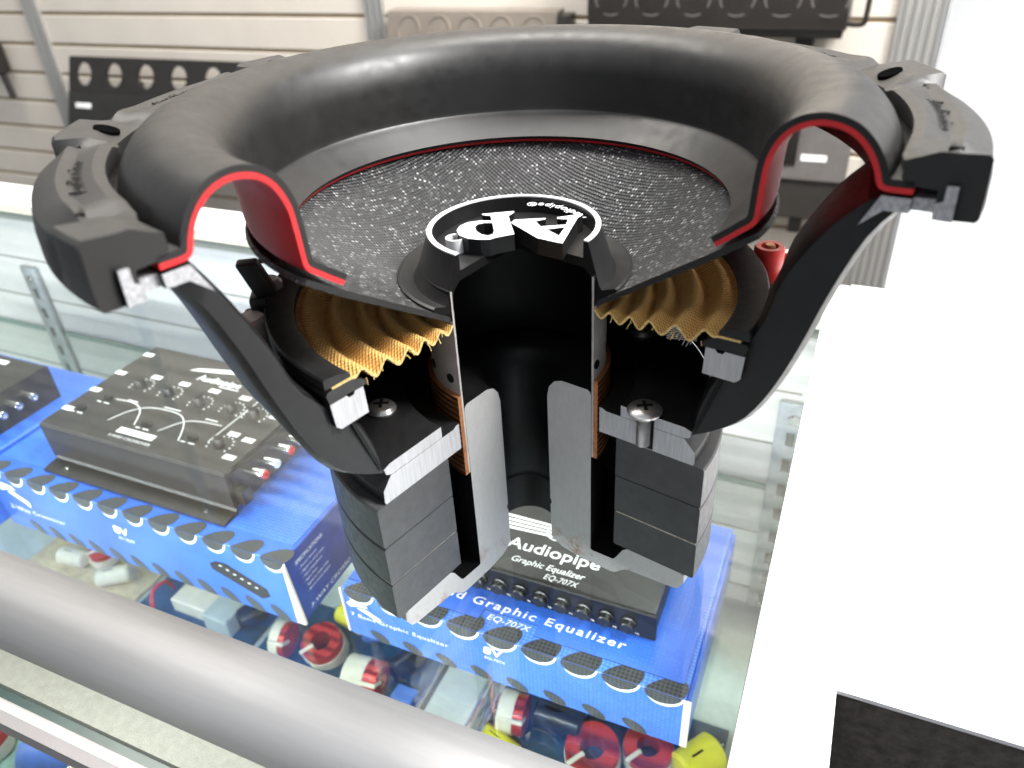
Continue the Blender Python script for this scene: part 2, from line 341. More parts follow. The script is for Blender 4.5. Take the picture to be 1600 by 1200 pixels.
part('back_ledge',box(AL,AR+.4,7.44,8.9,-.75,-.20,.03),M_ledge,case)
part('back_panel',box(AL,AR,7.46,7.7,-11,-.76),M_ledge,case)
for i,z in enumerate((-2.1,-3.5,-6.2,-8.1)): part('back_panel_groove',box(AL,AR-.1,7.44,7.458,z,z+.05),M_felt,case)
part('end_panel',box(AR+.005,AR+.43,-4.05,9.2,-25.35,-.29,.02),M_white,case)
part('lower_deck',box(AL,AR-.01,-4.55,7.42,-11,-8.62),M_deck,case)
part('base',box(AL,AR,-4.5,7.6,-25.3,-11.02),M_ledge,case)
for a,zt in ((-20.6,-2.3),(2.98,-2.25)):
    p=part('pilaster',box(a-.34,a+.34,7.30,7.435,-8.6,zt,.03),M_pil,case)
    for k in range(8): part('slot',box(a-.09,a+.09,7.28,7.297,zt-1.1-k*.72,zt-.75-k*.72,.01),M_dkgl,p)
    g=cyl(.14,0,.07,16,.03); part('screw',xf(g,lambda v:Vector((a+v.x,7.295-v.z,zt-.4+v.y))),M_chr,p)
# ------------------------------------------------------------------ subwoofer
sub=thing('subwoofer','black cutaway subwoofer with red-lined surround showing coil and magnets, standing on glass','subwoofer',(0,0,GZ))
path=smoothpath([(2.30,4.452),(2.42,4.545),(2.53,4.635),(2.61,4.70),(2.648,4.77),(2.658,4.92),(2.668,5.10),(2.69,5.28),(2.77,5.455),(2.89,5.562),(3.05,5.612),(3.20,5.602),(3.33,5.545),(3.44,5.435),(3.505,5.32),(3.54,5.225),(3.575,5.19),(3.65,5.18),(3.80,5.185)],4)
sr=part('surround',lathe(thick(path,.036,.092),n=200),[M_rub,M_rubcut],sub,ang=50)
part('red_lining',lathe(thick(path,-.010,.035),n=200),[M_red,M_red],sr,ang=50)
cone=part('cone',lathe([(1.06,3.505),(1.06,3.57),(2.34,4.425),(2.66,4.64),(2.69,4.60),(2.34,4.345)],n=160),[M_cone,M_rubcut],sub)
# dust cap with raised lettering
capo=(.02,.09)
def off(g): return xf(g,lambda v:Vector((v.x+capo[0]*max(0,min(1,(v.z-3.55)/.5)),v.y+capo[1]*max(0,min(1,(v.z-3.55)/.5)),v.z)))
CZ=4.18
cap=part('dust_cap',off(lathe([(1.02,3.56),(1.28,3.70),(1.30,3.74),(1.27,3.75),(1.12,3.70),(1.09,3.735),(.955,4.13),(.94,CZ-.012),(.888,CZ-.012),(.885,CZ-.19),(.10,CZ-.17),(.002,CZ-.17),(.002,CZ-.26),(.90,CZ-.29),(1.0,3.80)],n=140)),[M_blk,M_dead],sub)
part('silver_ring',off(lathe([(.89,CZ-.011),(.945,CZ-.011),(.945,CZ+.004),(.89,CZ+.004)],n=140)),[M_silver,M_silver],cap)
k_=.984
def lt(p): return (p[0]*k_,p[1]*k_-.126)
letters={'thick':[(-0.007,0.279),(0.033,0.363),(0.383,0.361),(0.381,0.325),(0.265,0.277),(0.317,0.117),(0.378,0.021),(0.496,-0.172),(0.516,-0.383),(0.264,-0.2)],
'bar':[(0.317,0.117),(0.592,0.126),(0.579,0.057),(0.378,0.021)],
'thin':[(0.511,0.349),(0.802,0.416),(0.798,0.375),(0.734,0.294),(0.516,-0.383),(0.496,-0.172),(0.579,0.057),(0.627,0.278),(0.56,0.288),(0.508,0.309)],
'stem':[(-0.336,0.602),(0.036,0.634),(0.035,0.582),(-0.029,0.49),(-0.014,0.288),(0.023,-0.052),(-0.167,-0.118),(-0.193,0.077),(-0.219,0.369),(-0.234,0.522),(-0.327,0.563)],
'bowl':[(-0.219,0.369),(-0.349,0.394),(-0.485,0.362),(-0.574,0.274),(-0.606,0.14),(-0.571,-0.001),(-0.473,-0.11),(-0.341,-0.159),(-0.24,-0.17),(-0.167,-0.118),(-0.193,0.077),(-0.204,-0.018),(-0.255,-0.06),(-0.328,-0.018),(-0.389,0.087),(-0.406,0.208),(-0.377,0.284),(-0.302,0.313),(-0.212,0.299)]}
A_=join(*[prism([lt(p) for p in letters[k]],CZ-.185,CZ+.002*i) for i,k in enumerate(('thick','bar','thin'))])
P_=join(*[prism([lt(p) for p in letters[k]],CZ-.185,CZ+.002*i) for i,k in enumerate(('stem','bowl'))])
part('raised_letter',A_,[M_silver,M_blk],cap,smooth=False); part('raised_letter',P_,[M_silver,M_blk],cap,smooth=False)
def arc(g,cx,cy,r,az0,sgn,inward,z):
    # lay text along an arc: x runs with sgn along azimuth, y runs outward (or inward)
    def f(v):
        rr=r+(-v.y if inward else v.y); t=az0+sgn*v.x/r; return Vector((cx+rr*cos(t),cy+rr*sin(t),z+v.z))
    return xf(g,f)
part('small_lettering',arc(text('Audiopipe\u00ae',.17,ext=.003,spacing=1.1),*capo,.85,R(16),1,True,CZ-.06),M_silver,cap,smooth=False)
g=lathe([(.085,CZ-.19),(.105,CZ-.19),(.105,CZ-.03),(.085,CZ-.03)],full=True,n=32)
tx=text('R',.15,ext=.008)
part('registered_mark',join(xf(g,lambda v:v+Vector((-.61,-.10,0))),xf(tx,lambda v:Vector((-.61+.05-v.x,-.10+.055-v.y,CZ-.032)))),M_silver,cap)
# voice coil
def holes(rad,z,azs):
    gs=[]
    for t in azs:
        c=cyl(.055,-.01,.012,16); t=R(t)
        gs.append(xf(c,lambda v:Vector(((rad+v.z)*cos(t)-v.x*sin(t),(rad+v.z)*sin(t)+v.x*cos(t),z+v.y))))
    return join(*gs)
fo=part('coil_former',lathe([(1.005,1.47),(1.03,1.47),(1.03,3.50),(1.03,3.84),(1.005,3.84)],n=120,mats=[0,0,2,2,2]),[M_former,M_former,M_dead],sub)
# re-assign: inner skin black, outer bare
for p in fo.data.polygons:
    c=p.center+Vector((0,0,0)); r_=math.hypot(c.x,c.y)/S; n_=p.normal
    p.material_index=2 if (n_.x*c.x+n_.y*c.y<0 and abs(n_.z)<.5 and len(p.vertices)==4) else (2 if c.z/S+GZ>3.5 and len(p.vertices)==4 else 0)
part('coil_winding',lathe([(1.031,1.47),(1.085,1.47),(1.085,2.57),(1.031,2.57)],n=120),[M_cop,M_copcut],fo)
for q_ in (222,200,178,-34,-12): part('former_vent',holes(1.03,2.75,[q_]),M_dead,fo)
# spider
sp=[(1.04,3.46)]
pk=[(1.12,3.385),(1.22,3.475),(1.34,3.375),(1.46,3.495),(1.57,3.38),(1.68,3.505),(1.82,3.39),(1.97,3.54),(2.12,3.41),(2.26,3.57),(2.36,3.53),(2.44,3.545),(2.64,3.55)]
sg=lathe(thick(smoothpath(sp+pk,5),-.012,.012),n=170)
def fray(v):
    t=math.atan2(v.y,v.x); return v
M_spcut=mat('frayed_cloth_edge',(.66,.46,.18),.9,var=.3,vs=30)
part('spider',sg,[M_spid,M_spcut],sub,ang=60)
th=[]
for i in range(26):
    side=random.choice((PL,PR)); r=random.uniform(1.15,2.3); zz=3.44+random.uniform(-.03,.04); dirn=1 if side==PL else -1
    q=Vector((r*cos(side),r*sin(side),zz)); tn=Vector((-sin(side),cos(side),0))*dirn
    e=q+tn*random.uniform(.02,.05)+Vector((random.uniform(-.03,.03),random.uniform(-.03,.03),random.uniform(-.07,.0)))
    th.append(tube([q-tn*.01,(q+e)/2+Vector((0,0,.012)),e],.004,4))
setp(part('loose_threads',join(*th),M_spcut,sub),kind='stuff')
part('clamp_ring',lathe([(2.41,3.565),(2.42,3.61),(2.52,3.645),(2.70,3.675),(2.72,3.66),(2.72,3.57),(2.64,3.565)],n=140),[M_bask,M_bask],sub)
part('spider_ring',lathe([(2.25,3.40),(2.26,3.45),(2.40,3.53),(2.64,3.535),(2.70,3.53),(2.72,3.50),(2.70,3.41),(2.46,3.405)],n=140),[M_bask,M_blk],sub)
# basket: flange, six spokes, landing, lower plate
bk=part('basket_flange',lathe([(3.455,4.872),(3.62,5.022),(3.80,5.03),(3.80,5.142),(3.585,5.138)],n=180),[M_bask,M_cast],sub)
part('flange_lip',lathe([(3.97,5.03),(4.11,5.03),(4.10,5.30),(4.022,5.295),(4.022,5.178),(3.97,5.15)],PR-.012,PL+.012,n=180),[M_bask,M_cast],bk)
part('flange_web',lathe([(3.801,5.045),(3.969,5.045),(3.969,5.15),(3.801,5.14)],PR+.014,PL-.014,n=180),[M_cast,M_cast],bk)
part('landing',lathe([(2.287,3.09),(2.625,3.09),(2.68,3.14),(2.70,3.40),(2.50,3.398),(2.48,3.365),(2.42,3.365),(2.40,3.398),(2.30,3.395)],n=150),[M_bask,M_alu],sub)
part('basket_plate',lathe([(1.385,2.215),(2.15,2.215),(2.22,2.25),(2.24,2.33),(2.15,2.36),(1.385,2.36)],n=140),[M_bask,M_alu],sub)
# spokes
def spoke(az,slim=False):
    outer=smoothpath([(3.79,5.05),(3.56,4.72),(3.36,4.18),(3.20,3.62),(3.02,3.10),(2.80,2.68),(2.52,2.42),(2.26,2.26)],3)
    inner=smoothpath([(3.45,5.04),(3.17,4.74),(2.88,4.22),(2.75,3.72),(2.42,3.10),(2.30,2.80),(2.24,2.58),(2.20,2.30)],3)
    if slim: inner=smoothpath([(3.46,5.03),(3.28,4.68),(3.06,4.16),(2.86,3.60),(2.44,3.10),(2.30,2.80),(2.24,2.58),(2.20,2.30)],3)
    V=[];F=[];n=len(outer)
    prof=[]
    for i in range(n):
        f=i/(n-1); hw=R((9.9+2.0*f))
        for rr,zz,h in ((outer[i][0],outer[i][1],hw*.86),(outer[i][0]-.04,outer[i][1]+.01,hw),(inner[i][0]+.04,inner[i][1],hw),(inner[i][0],inner[i][1],hw*.88)):
            prof.append((rr,zz,h))
    for sgn in (-1,1):
        for rr,zz,h in prof:
            t=R(az)+sgn*h; V.append((rr*cos(t),rr*sin(t),zz))
    N=len(prof)
    for i in range(n-1):
        a=i*4;b=(i+1)*4
        for sgn,o in ((-1,0),(1,N)):
            for k in range(3):
                q=(o+a+k,o+a+k+1,o+b+k+1,o+b+k); F.append(q if sgn>0 else q[::-1])
        F.append((a,b,N+b,N+a)); F.append((a+3,N+a+3,N+b+3,b+3))
    F.append((0,1,2,3,N+3,N+2,N+1,N)); e=(n-1)*4; F.append((e,N+e,N+e+1,N+e+2,N+e+3,e+3,e+2,e+1))
    bm=bmesh.new(); vv=[bm.verts.new(v) for v in V]
    for f in F: bm.faces.new([vv[i] for i in f])
    bmesh.ops.recalc_face_normals(bm,faces=bm.faces[:]); return bmg(bm)
for az in (217.5,149,96.5,36,-25.0): part('spoke',spoke(az,az>90),M_bask,sub,ang=40)
part('vent_screen',lathe([(2.24,2.34),(2.28,2.34),(2.52,3.12),(2.48,3.12)],PR+.004,PL-.004,n=120),[M_dead,M_dead],sub)
# screws through the plate
def screw_head(r=.17):
    bm=bmesh.new()
    g=lathe([(.0001,.0),(r*.95,.0),(r,.03),(r*.8,.075),(r*.45,.095),(.0001,.10)],full=True,n=28)
    cr=join(box(-.085,.085,-.018,.018,.085,.1035),box(-.018,.018,-.085,.085,.0851,.1037))
    return g,cr
hg,hc=screw_head()
for r,az in ((1.72,203),(1.77,25),(1.72,143),(1.72,83)):
    p0=Vector((r*cos(R(az)),r*sin(R(az)),2.358))
    so=part('screw',xf(hg,lambda v:v+p0),M_screw,sub); part('cross_slot',xf(hc,lambda v:v+p0),M_dead,so)
# the screw left standing in the cut face
ph=PR; ps=Vector((1.70*cos(ph),1.70*sin(ph),0))+Vector((sin(ph),-cos(ph),0))*.045
th_=[(.0001,1.97)]
for i in range(15):
    z=1.98+i*.022; th_+=[(.066,z),(.082,z+.011)]
th_+=[(.066,2.31),(.09,2.34),(.19,2.43),(.192,2.455),(.14,2.495),(.0001,2.51)]
so=part('screw',xf(lathe(th_,full=True,n=28),lambda v:v+ps),M_screw,sub,label='bright countersunk screw standing in the cut plate')
part('cross_slot',xf(hc,lambda v:v+ps+Vector((0,0,2.41))),M_dead,so)
# motor
part('top_plate',lathe([(1.111,1.896),(2.285,1.896),(2.30,1.93),(2.29,2.07),(2.165,2.21),(1.20,2.212),(1.15,2.24),(1.111,2.24)],n=150),[M_bask,M_alu],sub)
cutb=part('screw_bore',xf(box(-.10,.10,-.012,.004,1.91,2.36),lambda v:Vector((1.70*cos(PR)+v.x*cos(PR)-v.y*sin(PR)*0+v.y*sin(PR),1.70*sin(PR)+v.x*sin(PR)-v.y*cos(PR),v.z))),M_dead,sub)
for i,(z1,z0) in enumerate(((1.893,1.344),(1.330,.788),(.770,.226))):
    part('magnet',lathe([(1.345,z0),(2.40,z0),(2.42,z0+.02),(2.42,z1-.02),(2.40,z1),(1.345,z1),(1.338,z1-.01),(1.338,z0+.01)],n=150),[M_magn,M_magn],sub)
M_glue=mat('pale_glue_line',(.42,.36,.31),.5,metal=.3,var=.5,vs=14)
part('glue_line',lathe([(1.36,1.3305),(2.405,1.3305),(2.405,1.3435),(1.36,1.3435)],PR+.004,PL-.004,n=120),[M_dead,M_dead],sub)
part('glue_line',lathe([(1.36,.7705),(2.405,.7705),(2.405,.7875),(1.36,.7875)],PR-.002,PL-.004,n=120),[M_glue,M_glue],sub)
yk=[(.387,-.16),(.55,-.26),(.80,GZ),(1.30,GZ),(1.36,-.285),(1.50,-.16),(1.56,-.13),(2.17,-.075),(2.24,-.05),(2.31,.08),(2.30,.19),(2.24,.222),(1.53,.222),(1.47,.17),(1.37,-.02),(1.33,-.06),(1.03,-.075),(1.0,-.06),(1.0,2.36),(.985,2.40),(.95,2.42),(.60,2.42),(.50,2.38),(.42,2.28),(.39,2.14),(.387,.52),(.405,.49),(.405,.44),(.387,.42)]
part('yoke',lathe(yk,n=140,mats=[0]*len(yk)),[M_dead,M_steel],sub)
for p in bpy.data.objects['yoke'].data.polygons:
    c=p.center/S
    if len(p.vertices)==4 and c.z+GZ<.25 and math.hypot(c.x,c.y)>1.1 : p.material_index=1 if c.z+GZ<.22 and math.hypot(c.x,c.y)>2.1 else 0
# gasket ring with eight bolt bosses and embossed pads between them
def gasket():
    V=[];F=[];I=[]; n=267
    rows=[]
    def ss(a,b,x): t=max(0,min(1,(x-a)/(b-a))); return t*t*(3-2*t)
    for j in range(n+1):
        t=PR+(PL-PR)*j/n; dg=(math.degrees(t)-3+22.5)%45-22.5; ad=abs(dg)
        pad=ss(4.2,6.2,ad); nt_=ss(4.6,6.2,ad)*(1-ss(6.4,9.5,ad)); lob=ss(8,15,ad)
        ri=3.70-.05*pad; zi=5.42+.06*pad-.05*nt_
        zm=5.52-.01*pad-.06*nt_-.03*lob; rm=3.92
        ro=4.235-.10*pad+.03*lob; zo=5.545-.10*pad-.08*nt_
        rs=4.262-.01*pad-.05*nt_; zs=5.47-.16*pad
        row=[(3.965,5.02),(4.25,5.035),(4.272,5.06),(rs+.012,5.24),(rs,zs),((ro+rs)/2+.02,(zo*2+zs)/3),(ro,zo),(rm+.10,zm+.02*pad),(rm,zm-.015*pad),(ri+.09,zi+.035),(ri,zi),(ri-.0,zi-.06),(3.70,5.29),(3.74,5.245),(3.965,5.235)]
        rows.append((t,row))
    m=len(rows[0][1])
    for t,row in rows: V+=[(r*cos(t),r*sin(t),z) for r,z in row]
    for j in range(n):
        for i in range(m): F.append((j*m+i,(j+1)*m+i,(j+1)*m+(i+1)%m,j*m+(i+1)%m))
    F.append(tuple(range(m))); F.append(tuple(n*m+i for i in reversed(range(m))))
    return V,F,None
gk=part('gasket',gasket(),M_gask,sub,ang=28)
hd=lathe([(.0001,-.10),(.075,-.10),(.085,-.08),(.085,.0),(.135,.012),(.14,.0),(.14,-.14),(.0001,-.14)],full=True,n=24)
for k in range(1,5): pass
for k in range(8):
    az=3+45*k
    if 225<az<325: continue
    t=R(az); c=Vector((3.86*cos(t),3.86*sin(t),5.500)); rot=Matrix.Rotation(t,3,'Z')@Matrix.Rotation(R(-18),3,'Y')
    bo=part('bolt_well_shade',xf(cyl(.10,-.05,.010,26),lambda v:rot@Vector((v.x*1.2,v.y,v.z))+c),M_void,gk)  # flush black disc, its colour stands in for shade inside the bolt hole
for az in (205.5,340.5,160.5,25.5):
    g=text('Audiopipe',.22,shear=.25,ext=.005,spacing=1.08); wd=twidth(g); r0=3.80
    part('embossed_name',xf(arc(g,0,0,r0,R(az)+wd/2/r0,-1,False,0),lambda v:Vector((v.x,v.y,5.483+(math.hypot(v.x,v.y)-3.92)*-.06+v.z))),M_blk,gk,smooth=False)
for az in (205.5,340.5):
    for dz in (-13.6,13.6):
        t=R(az+dz); c=Vector((3.99*cos(t),3.99*sin(t),0))
        part('notch',xf(prism([(-.05,-.08),(.05,-.08),(.03,.09),(-.03,.09)],5.40,5.502),lambda v:Matrix.Rotation(t,3,'Z')@v+c),[M_dead,M_dead],gk)
# terminals
tz=3.72
tb=thing  # (terminal parts belong to the subwoofer)
def frame_at(r,az,z):
    t=R(az); m=Matrix.Rotation(t,3,'Z'); o=Vector((r*cos(t),r*sin(t),z)); return lambda v:m@v+o
f=frame_at(2.90,4,3.30)
bp=part('binding_post',xf(lathe([(.09,.0),(.16,.0),(.17,.03),(.17,.38),(.155,.41),(.10,.41),(.09,.38)],full=True,n=32),f),M_jred,sub)
part('post_core',xf(lathe([(.0001,.2),(.05,.2),(.085,.28),(.085,.34),(.05,.43),(.0001,.43)],full=True,n=20),f),M_copcut,bp)
part('post_base',xf(box(-.30,.40,-.42,.42,-.12,-.002,.03),f),M_bask,bp)
part('post_nut',xf(cyl(.075,0,.26,6),lambda v:f(v+Vector((.30,.12,.0)))),M_chr,bp)
f=frame_at(2.66,188,3.34)
tl=part('terminal_block',xf(box(-.22,.42,-.55,.55,-.25,.02,.05),f),M_bask,sub)
part('terminal_clip',xf(join(box(.02,.20,-.12,.14,.0,.42,.03),xf(box(-.10,.12,-.09,.10,.40,.80,.03),lambda v:Vector((v.x+(v.z-.4)*.35,v.y,v.z)))),f),M_bask,tl)
part('terminal_post',xf(cyl(.17,0,.34,24,.04),lambda v:f(v+Vector((.18,.36,.0)))),M_former,tl)
part('terminal_post',xf(cyl(.15,0,.42,24,.04),lambda v:f(v+Vector((.05,-.36,.0)))),M_former,tl)
part('lead_wire',tube(smoothpath([f(Vector((.0,0,.78))),f(Vector((-.25,.05,.95))),f(Vector((-.6,.12,.75)))],6),.035,8),M_blk,tl)
# pale lines stand in for light glimpsed through the vent mesh
mg=[]
t=R(-30)
for i in range(7):
    mg.append(tube([(1.80+i*.04,0,3.22+.05*sin(i)),(1.86+i*.04,.05,3.36+.02*cos(i*2))],.006,4)); mg.append(tube([(1.78,.02,3.22+i*.022),(2.10,.03,3.25+i*.022)],.006,4))
part('vent_glimpse',xf(join(*mg),lambda v:Matrix.Rotation(t,3,'Z')@v),M_former,sub)
# ------------------------------------------------------------------ cartons
def top_text(g,a,b,z,parent,m=M_print,name='lettering'): return part(name,xf(g,lambda v:Vector((a+v.x,b+v.y,z+v.z))),m,parent,smooth=False)
def front_text(g,a,z,b,parent,m=M_print,name='lettering'): return part(name,xf(g,lambda v:Vector((a+v.x,b-v.z,z+v.y))),m,parent,smooth=False)
def side_text(g,b,z,a,parent,m=M_print,name='lettering'): return part(name,xf(g,lambda v:Vector((a+v.z,b+v.x,z+v.y))),m,parent,smooth=False)
def dots(parent,aa,bf,zt,w=.50,hb=.26,hz=.20):
    """printed perforation row wrapping the top front edge, each with a white crescent below"""
    base=None; cre=None
    for a in aa:
        top=[];fr=[]
        n=14
        for i in range(n+1):
            q=PI*i/n; top.append((w/2*cos(q)+hb*.55*sin(q),hb*sin(q)))
            fr.append((w/2*cos(q)-.05*sin(q),-hz*sin(q)))
        V=[(p[0],bf+.002+p[1],zt+.005) for p in top]+[(p[0],bf-.005,zt-.002+p[1]) for p in fr]
        F=[tuple(range(n+1)),tuple(reversed(range(n+1,2*n+2)))]
        V2=[(p[0]*1.02+.03,bf-.004,zt-.002+p[1]*1.22) for p in fr]+[(p[0]*1.0,bf-.004,zt-.002+p[1]*.96) for p in fr]
        F2=[(i,n+1+i,n+2+i,i+1) for i in range(n)]
        V=[(v[0]+a,v[1],v[2]) for v in V]; V2=[(v[0]+a,v[1],v[2]) for v in V2]
        part('printed_dot',(V,F,None),M_mesh,parent,smooth=False); part('printed_crescent',(V2,F2,None),M_print,parent,smooth=False)
def low_dots(parent,aa,bf,zb,w=.36,h=.30):
    for a in aa:
        P=[(w/2*cos(2*PI*i/20)-.9*h/2*sin(2*PI*i/20)*.8,zb+.14+h/2*sin(2*PI*i/20)) for i in range(20)]
        P=[(p[0],max(zb+.01,p[1])) for p in P]
        part('printed_dot',([(p[0]+a,bf-.005,p[1]) for p in P],[tuple(range(20))],None),M_mesh,parent,smooth=False)
SZ=-4.60
# graphic equalizer carton
ZT=-3.37; B0=.36
eq=thing('carton','blue printed equalizer carton under the cutaway subwoofer','carton',(-.85,2.4,SZ),True,'blue cartons in the display case')
part('carton_body',box(-4.03,2.33,B0,4.35,SZ+.003,ZT,.018,1),M_blue,eq)
fl_=part('lid_flap',prism([(-4.0,4.30),(-4.0,.60),(-1.34,.62),(-1.33,.84),(-.32,.84),(-.31,.62),(2.24,.62),(2.24,4.30)],ZT+.004,ZT+.022),[M_blue,M_dprint],eq)
part('side_flap',box(2.331,2.40,B0+.05,4.28,SZ+.05,ZT-.05,.01,1),M_blue,eq)
part('flap_edge',box(2.30,2.42,B0-.012,B0+.03,SZ+.03,ZT-.02,.01,1),M_card,eq)
part('flap_edge',box(-4.07,-4.031,B0-.01,B0+.03,SZ+.03,ZT-.02,.008,1),M_card,eq)
dots(eq,[-3.65+i*.704 for i in range(9)],B0,ZT,.60,.33,.25)
low_dots(eq,[-3.35+i*.70 for i in range(8)],B0,SZ)
top_text(fit(text('7 Band Graphic Equalizer',.24,bold=.006,spacing=1.2,shear=.12),4.0),-2.83,.90,ZT+.027,eq)
top_text(fit(text('EQ-707X',.17,shear=.2),.80),-1.22,.67,ZT+.010,eq)
front_text(fit(text('7 Band Graphic Equalizer',.13,bold=.004,spacing=1.15),2.05),-3.92,-4.06,B0-.006,eq)
front_text(fit(text('8V',.26,bold=.02,shear=.1),.38),-1.17,-3.86,B0-.006,eq)
front_text(fit(text('EQ-707X',.10,shear=.15),.40),-1.15,-4.00,B0-.006,eq)
def star(a,z,b,s,parent):
    V=join(xf(prism([(0,.0),(.18,.17),(.55,.14),(.62,.02),(.30,-.02),(.10,-.10)],0,.001),lambda v:v),xf(prism([(.28,-.08),(.55,-.05),(.95,-.25),(.92,-.42),(.75,-.30)],0,.001),lambda v:v))
    front_text(xf(V,lambda v:v*s),a,z,b,parent,[M_print,M_print],'logo_mark')
star(-3.96,-3.74,B0-.006,.75,eq)
# equalizer standing on its carton
ez=ZT+.024; et=-2.76
ed=thing('equalizer','black graphic equalizer with a row of knobs lying on its blue carton','equalizer',(-1.2,2.7,ez),True)
part('housing',box(-3.9,1.58,1.30,4.25,ez,et,.03,2),M_dev,ed)
fp=part('front_panel',box(-3.95,1.62,1.22,1.298,ez+.01,et+.02,.02,1),M_blk,ed)
kn=lathe([(.0001,0),(.15,0),(.15,.03),(.13,.045),(.12,.13),(.10,.15),(.0001,.152)],full=True,n=26)
for i in range(13):
    a=1.16-i*.389
    if a<-3.8: break
    ko=part('knob',xf(kn,lambda v:Vector((a+v.x,1.222-v.z,-3.06+v.y))),M_knob,ed)
    if i<8: front_text(text('Hz',.06),a+.12,-3.28,1.218,ed)
g=text('Audiopipe',.36,bold=.008); top_text(fit(g,1.75),-1.32,1.86,et+.006,ed)
top_text(fit(text('Graphic Equalizer',.19,shear=.25,bold=.008),1.36),-1.12,1.56,et+.006,ed)
top_text(fit(text('EQ-707X',.17,shear=.25),.62),-.42,1.36,et+.006,ed)
for i in range(4): top_text(prism([(-2.4,2.24+i*.115),(.9,2.42+i*.06),(.9,2.45+i*.06),(-2.4,2.31+i*.115)],0,.001),0,0,et+.006,ed,[M_print,M_print],'logo_stripe')
top_text(lathe([(.19,0),(.21,0),(.21,.001),(.19,.001)],full=True,n=28),-.55,2.48,et+.008,ed,M_print,'logo_ring')
# crossover carton
ZX=-2.92; BX=.14
xo=thing('carton','blue printed crossover carton with an open end flap on the left','carton',(-9.1,2.6,SZ),True,'blue cartons in the display case')
part('carton_body',box(-13.25,-5.09,BX,5.4,SZ+.003,ZX,.018,1),M_blue,xo)
part('lid_flap',box(-13.2,-5.13,BX+.42,5.35,ZX+.003,ZX+.02,.004,1),M_blue,xo)
M_bdk=mat('deep_blue_panel',(.02,.05,.24),.35,var=.15)
part('specification_panel',xf(box(-5.088,-5.05,BX+.06,5.3,SZ+.06,ZX-.01,.008,1),lambda v:Vector((v.x+(v.y-BX)*.0+.10*max(0,1-(v.y-BX)/.8)*(ZX-v.z)/1.6,v.y,v.z))),M_bdk,xo)
part('flap_edge',([(-5.10,BX-.006,ZX-.10),(-5.05,BX-.006,ZX-.10),(-4.90,BX-.006,SZ+.05),(-5.10,BX-.006,SZ+.05),(-5.10,BX+.05,ZX-.10),(-5.05,BX+.05,ZX-.10),(-4.90,BX+.05,SZ+.05),(-5.10,BX+.05,SZ+.05)],[(3,2,1,0),(4,5,6,7),(0,1,5,4),(1,2,6,5),(2,3,7,6),(3,0,4,7)],None),M_card,xo)
dots(xo,[-13.0+i*.70 for i in range(12)],BX,ZX,.54,.34,.26)
low_dots(xo,[-12.3+i*.62 for i in range(12)],BX,SZ,.34,.42)
side_text(fit(text('SPECIFICATIONS:',.13,bold=.006),.85),BX+.26,-3.22,-5.018,xo)
for i,s_ in enumerate(('- Power Source:','- Signal to noise ratio','- Input Impedance','- Input level','- Signal to noise ratio','- Short circuit output')): side_text(text(s_,.085),BX+.32,-3.38-i*.12,-5.018+.012*i,xo)
side_text(fit(text('3-WAY CROSSOVER',.14,shear=.2),1.7),BX+.26,-4.36,-4.93,xo)
front_text(fit(text('3-Way Crossover',.17,bold=.006,spacing=1.1),1.75),-12.95,-4.02,BX-.006,xo)
front_text(fit(text('8V',.30,bold=.025),.42),-9.57,-3.66,BX-.006,xo); front_text(fit(text('XV-2BXP',.12),.46),-9.52,-3.83,BX-.006,xo)
star(-13.05,-3.42,BX-.006,.95,xo)
# product picture printed on the front: a small slanted black unit
front_text(prism([(-7.0,-3.62),(-6.82,-3.50),(-6.55,-3.48),(-5.66,-3.84),(-5.62,-4.04),(-5.86,-4.18),(-6.98,-3.78)],0,.001),0,0,BX-.006,xo,[M_dev,M_dev],'printed_picture')
for i in range(6): front_text(prism([(-6.75+i*.16,-3.57-i*.062),(-6.68+i*.16,-3.58-i*.062),(-6.69+i*.16,-3.61-i*.062),(-6.76+i*.16,-3.60-i*.062)],0,.001),0,0,BX-.0085,xo,[M_print,M_print],'printed_picture')
# crossover unit on its carton
dz=ZX+.024; dt=-1.90
cx=thing('crossover','black crossover unit with dials and white legends on the blue carton','crossover',(-9.3,2.5,dz),True)
prof=[(.90,dz+.10),(.88,dt-.05),(.93,dt),(4.25,dt),(4.30,dt-.05),(4.28,dz+.10)]
part('housing',extrude_a(prof,-11.82,-6.75),M_dev,cx)
part('mounting_flange',join(extrude_a([(.50,dz),(.50,dz+.05),(.86,dz+.09),(.90,dz+.14),(.90,dz)],-11.72,-6.70),extrude_a([(4.28,dz),(4.28,dz+.14),(4.62,dz+.05),(4.62,dz)],-11.72,-6.70)),M_dev,cx)
part('side_panel',box(-6.748,-6.70,1.0,4.2,dz+.12,dt-.06,.01,1),M_blk,cx)
ringp=[(-10.76,2.76),(-9.88,2.72),(-8.93,2.64),(-8.09,2.69),(-7.46,2.68),(-7.47,1.62)]
for a,b in ringp:
    ko=part('dial',xf(lathe([(.0001,0),(.12,0),(.11,.16),(.09,.19),(.0001,.19)],full=True,n=22),lambda v:Vector((a+v.x,b+v.y,dt+.003+v.z))),M_knob,cx)
    gs=[]
    for i in range(11):
        t=R(-120+i*24)+PI/2; gs.append(cyl(.022,0,.002,8,c=(.27*cos(t),.27*sin(t))))
    top_text(join(*gs),a,b,dt+.004,ko,M_print,'dial_marks')
for a,b in [(-10.69,3.16),(-9.84,3.15),(-8.97,3.15),(-8.1,3.15),(-7.44,3.12),(-6.94,2.79),(-7.44,2.0),(-6.95,1.94),(-6.95,1.36),(-11.69,3.03),(-11.68,2.29),(-11.67,1.52),(-11.68,3.89)]:
    if a>-7.0: a-=.06
    top_text(box(-.14,.14,-.07,.07,0,.002),a,b,dt+.004,cx,M_print,'legend_plate')
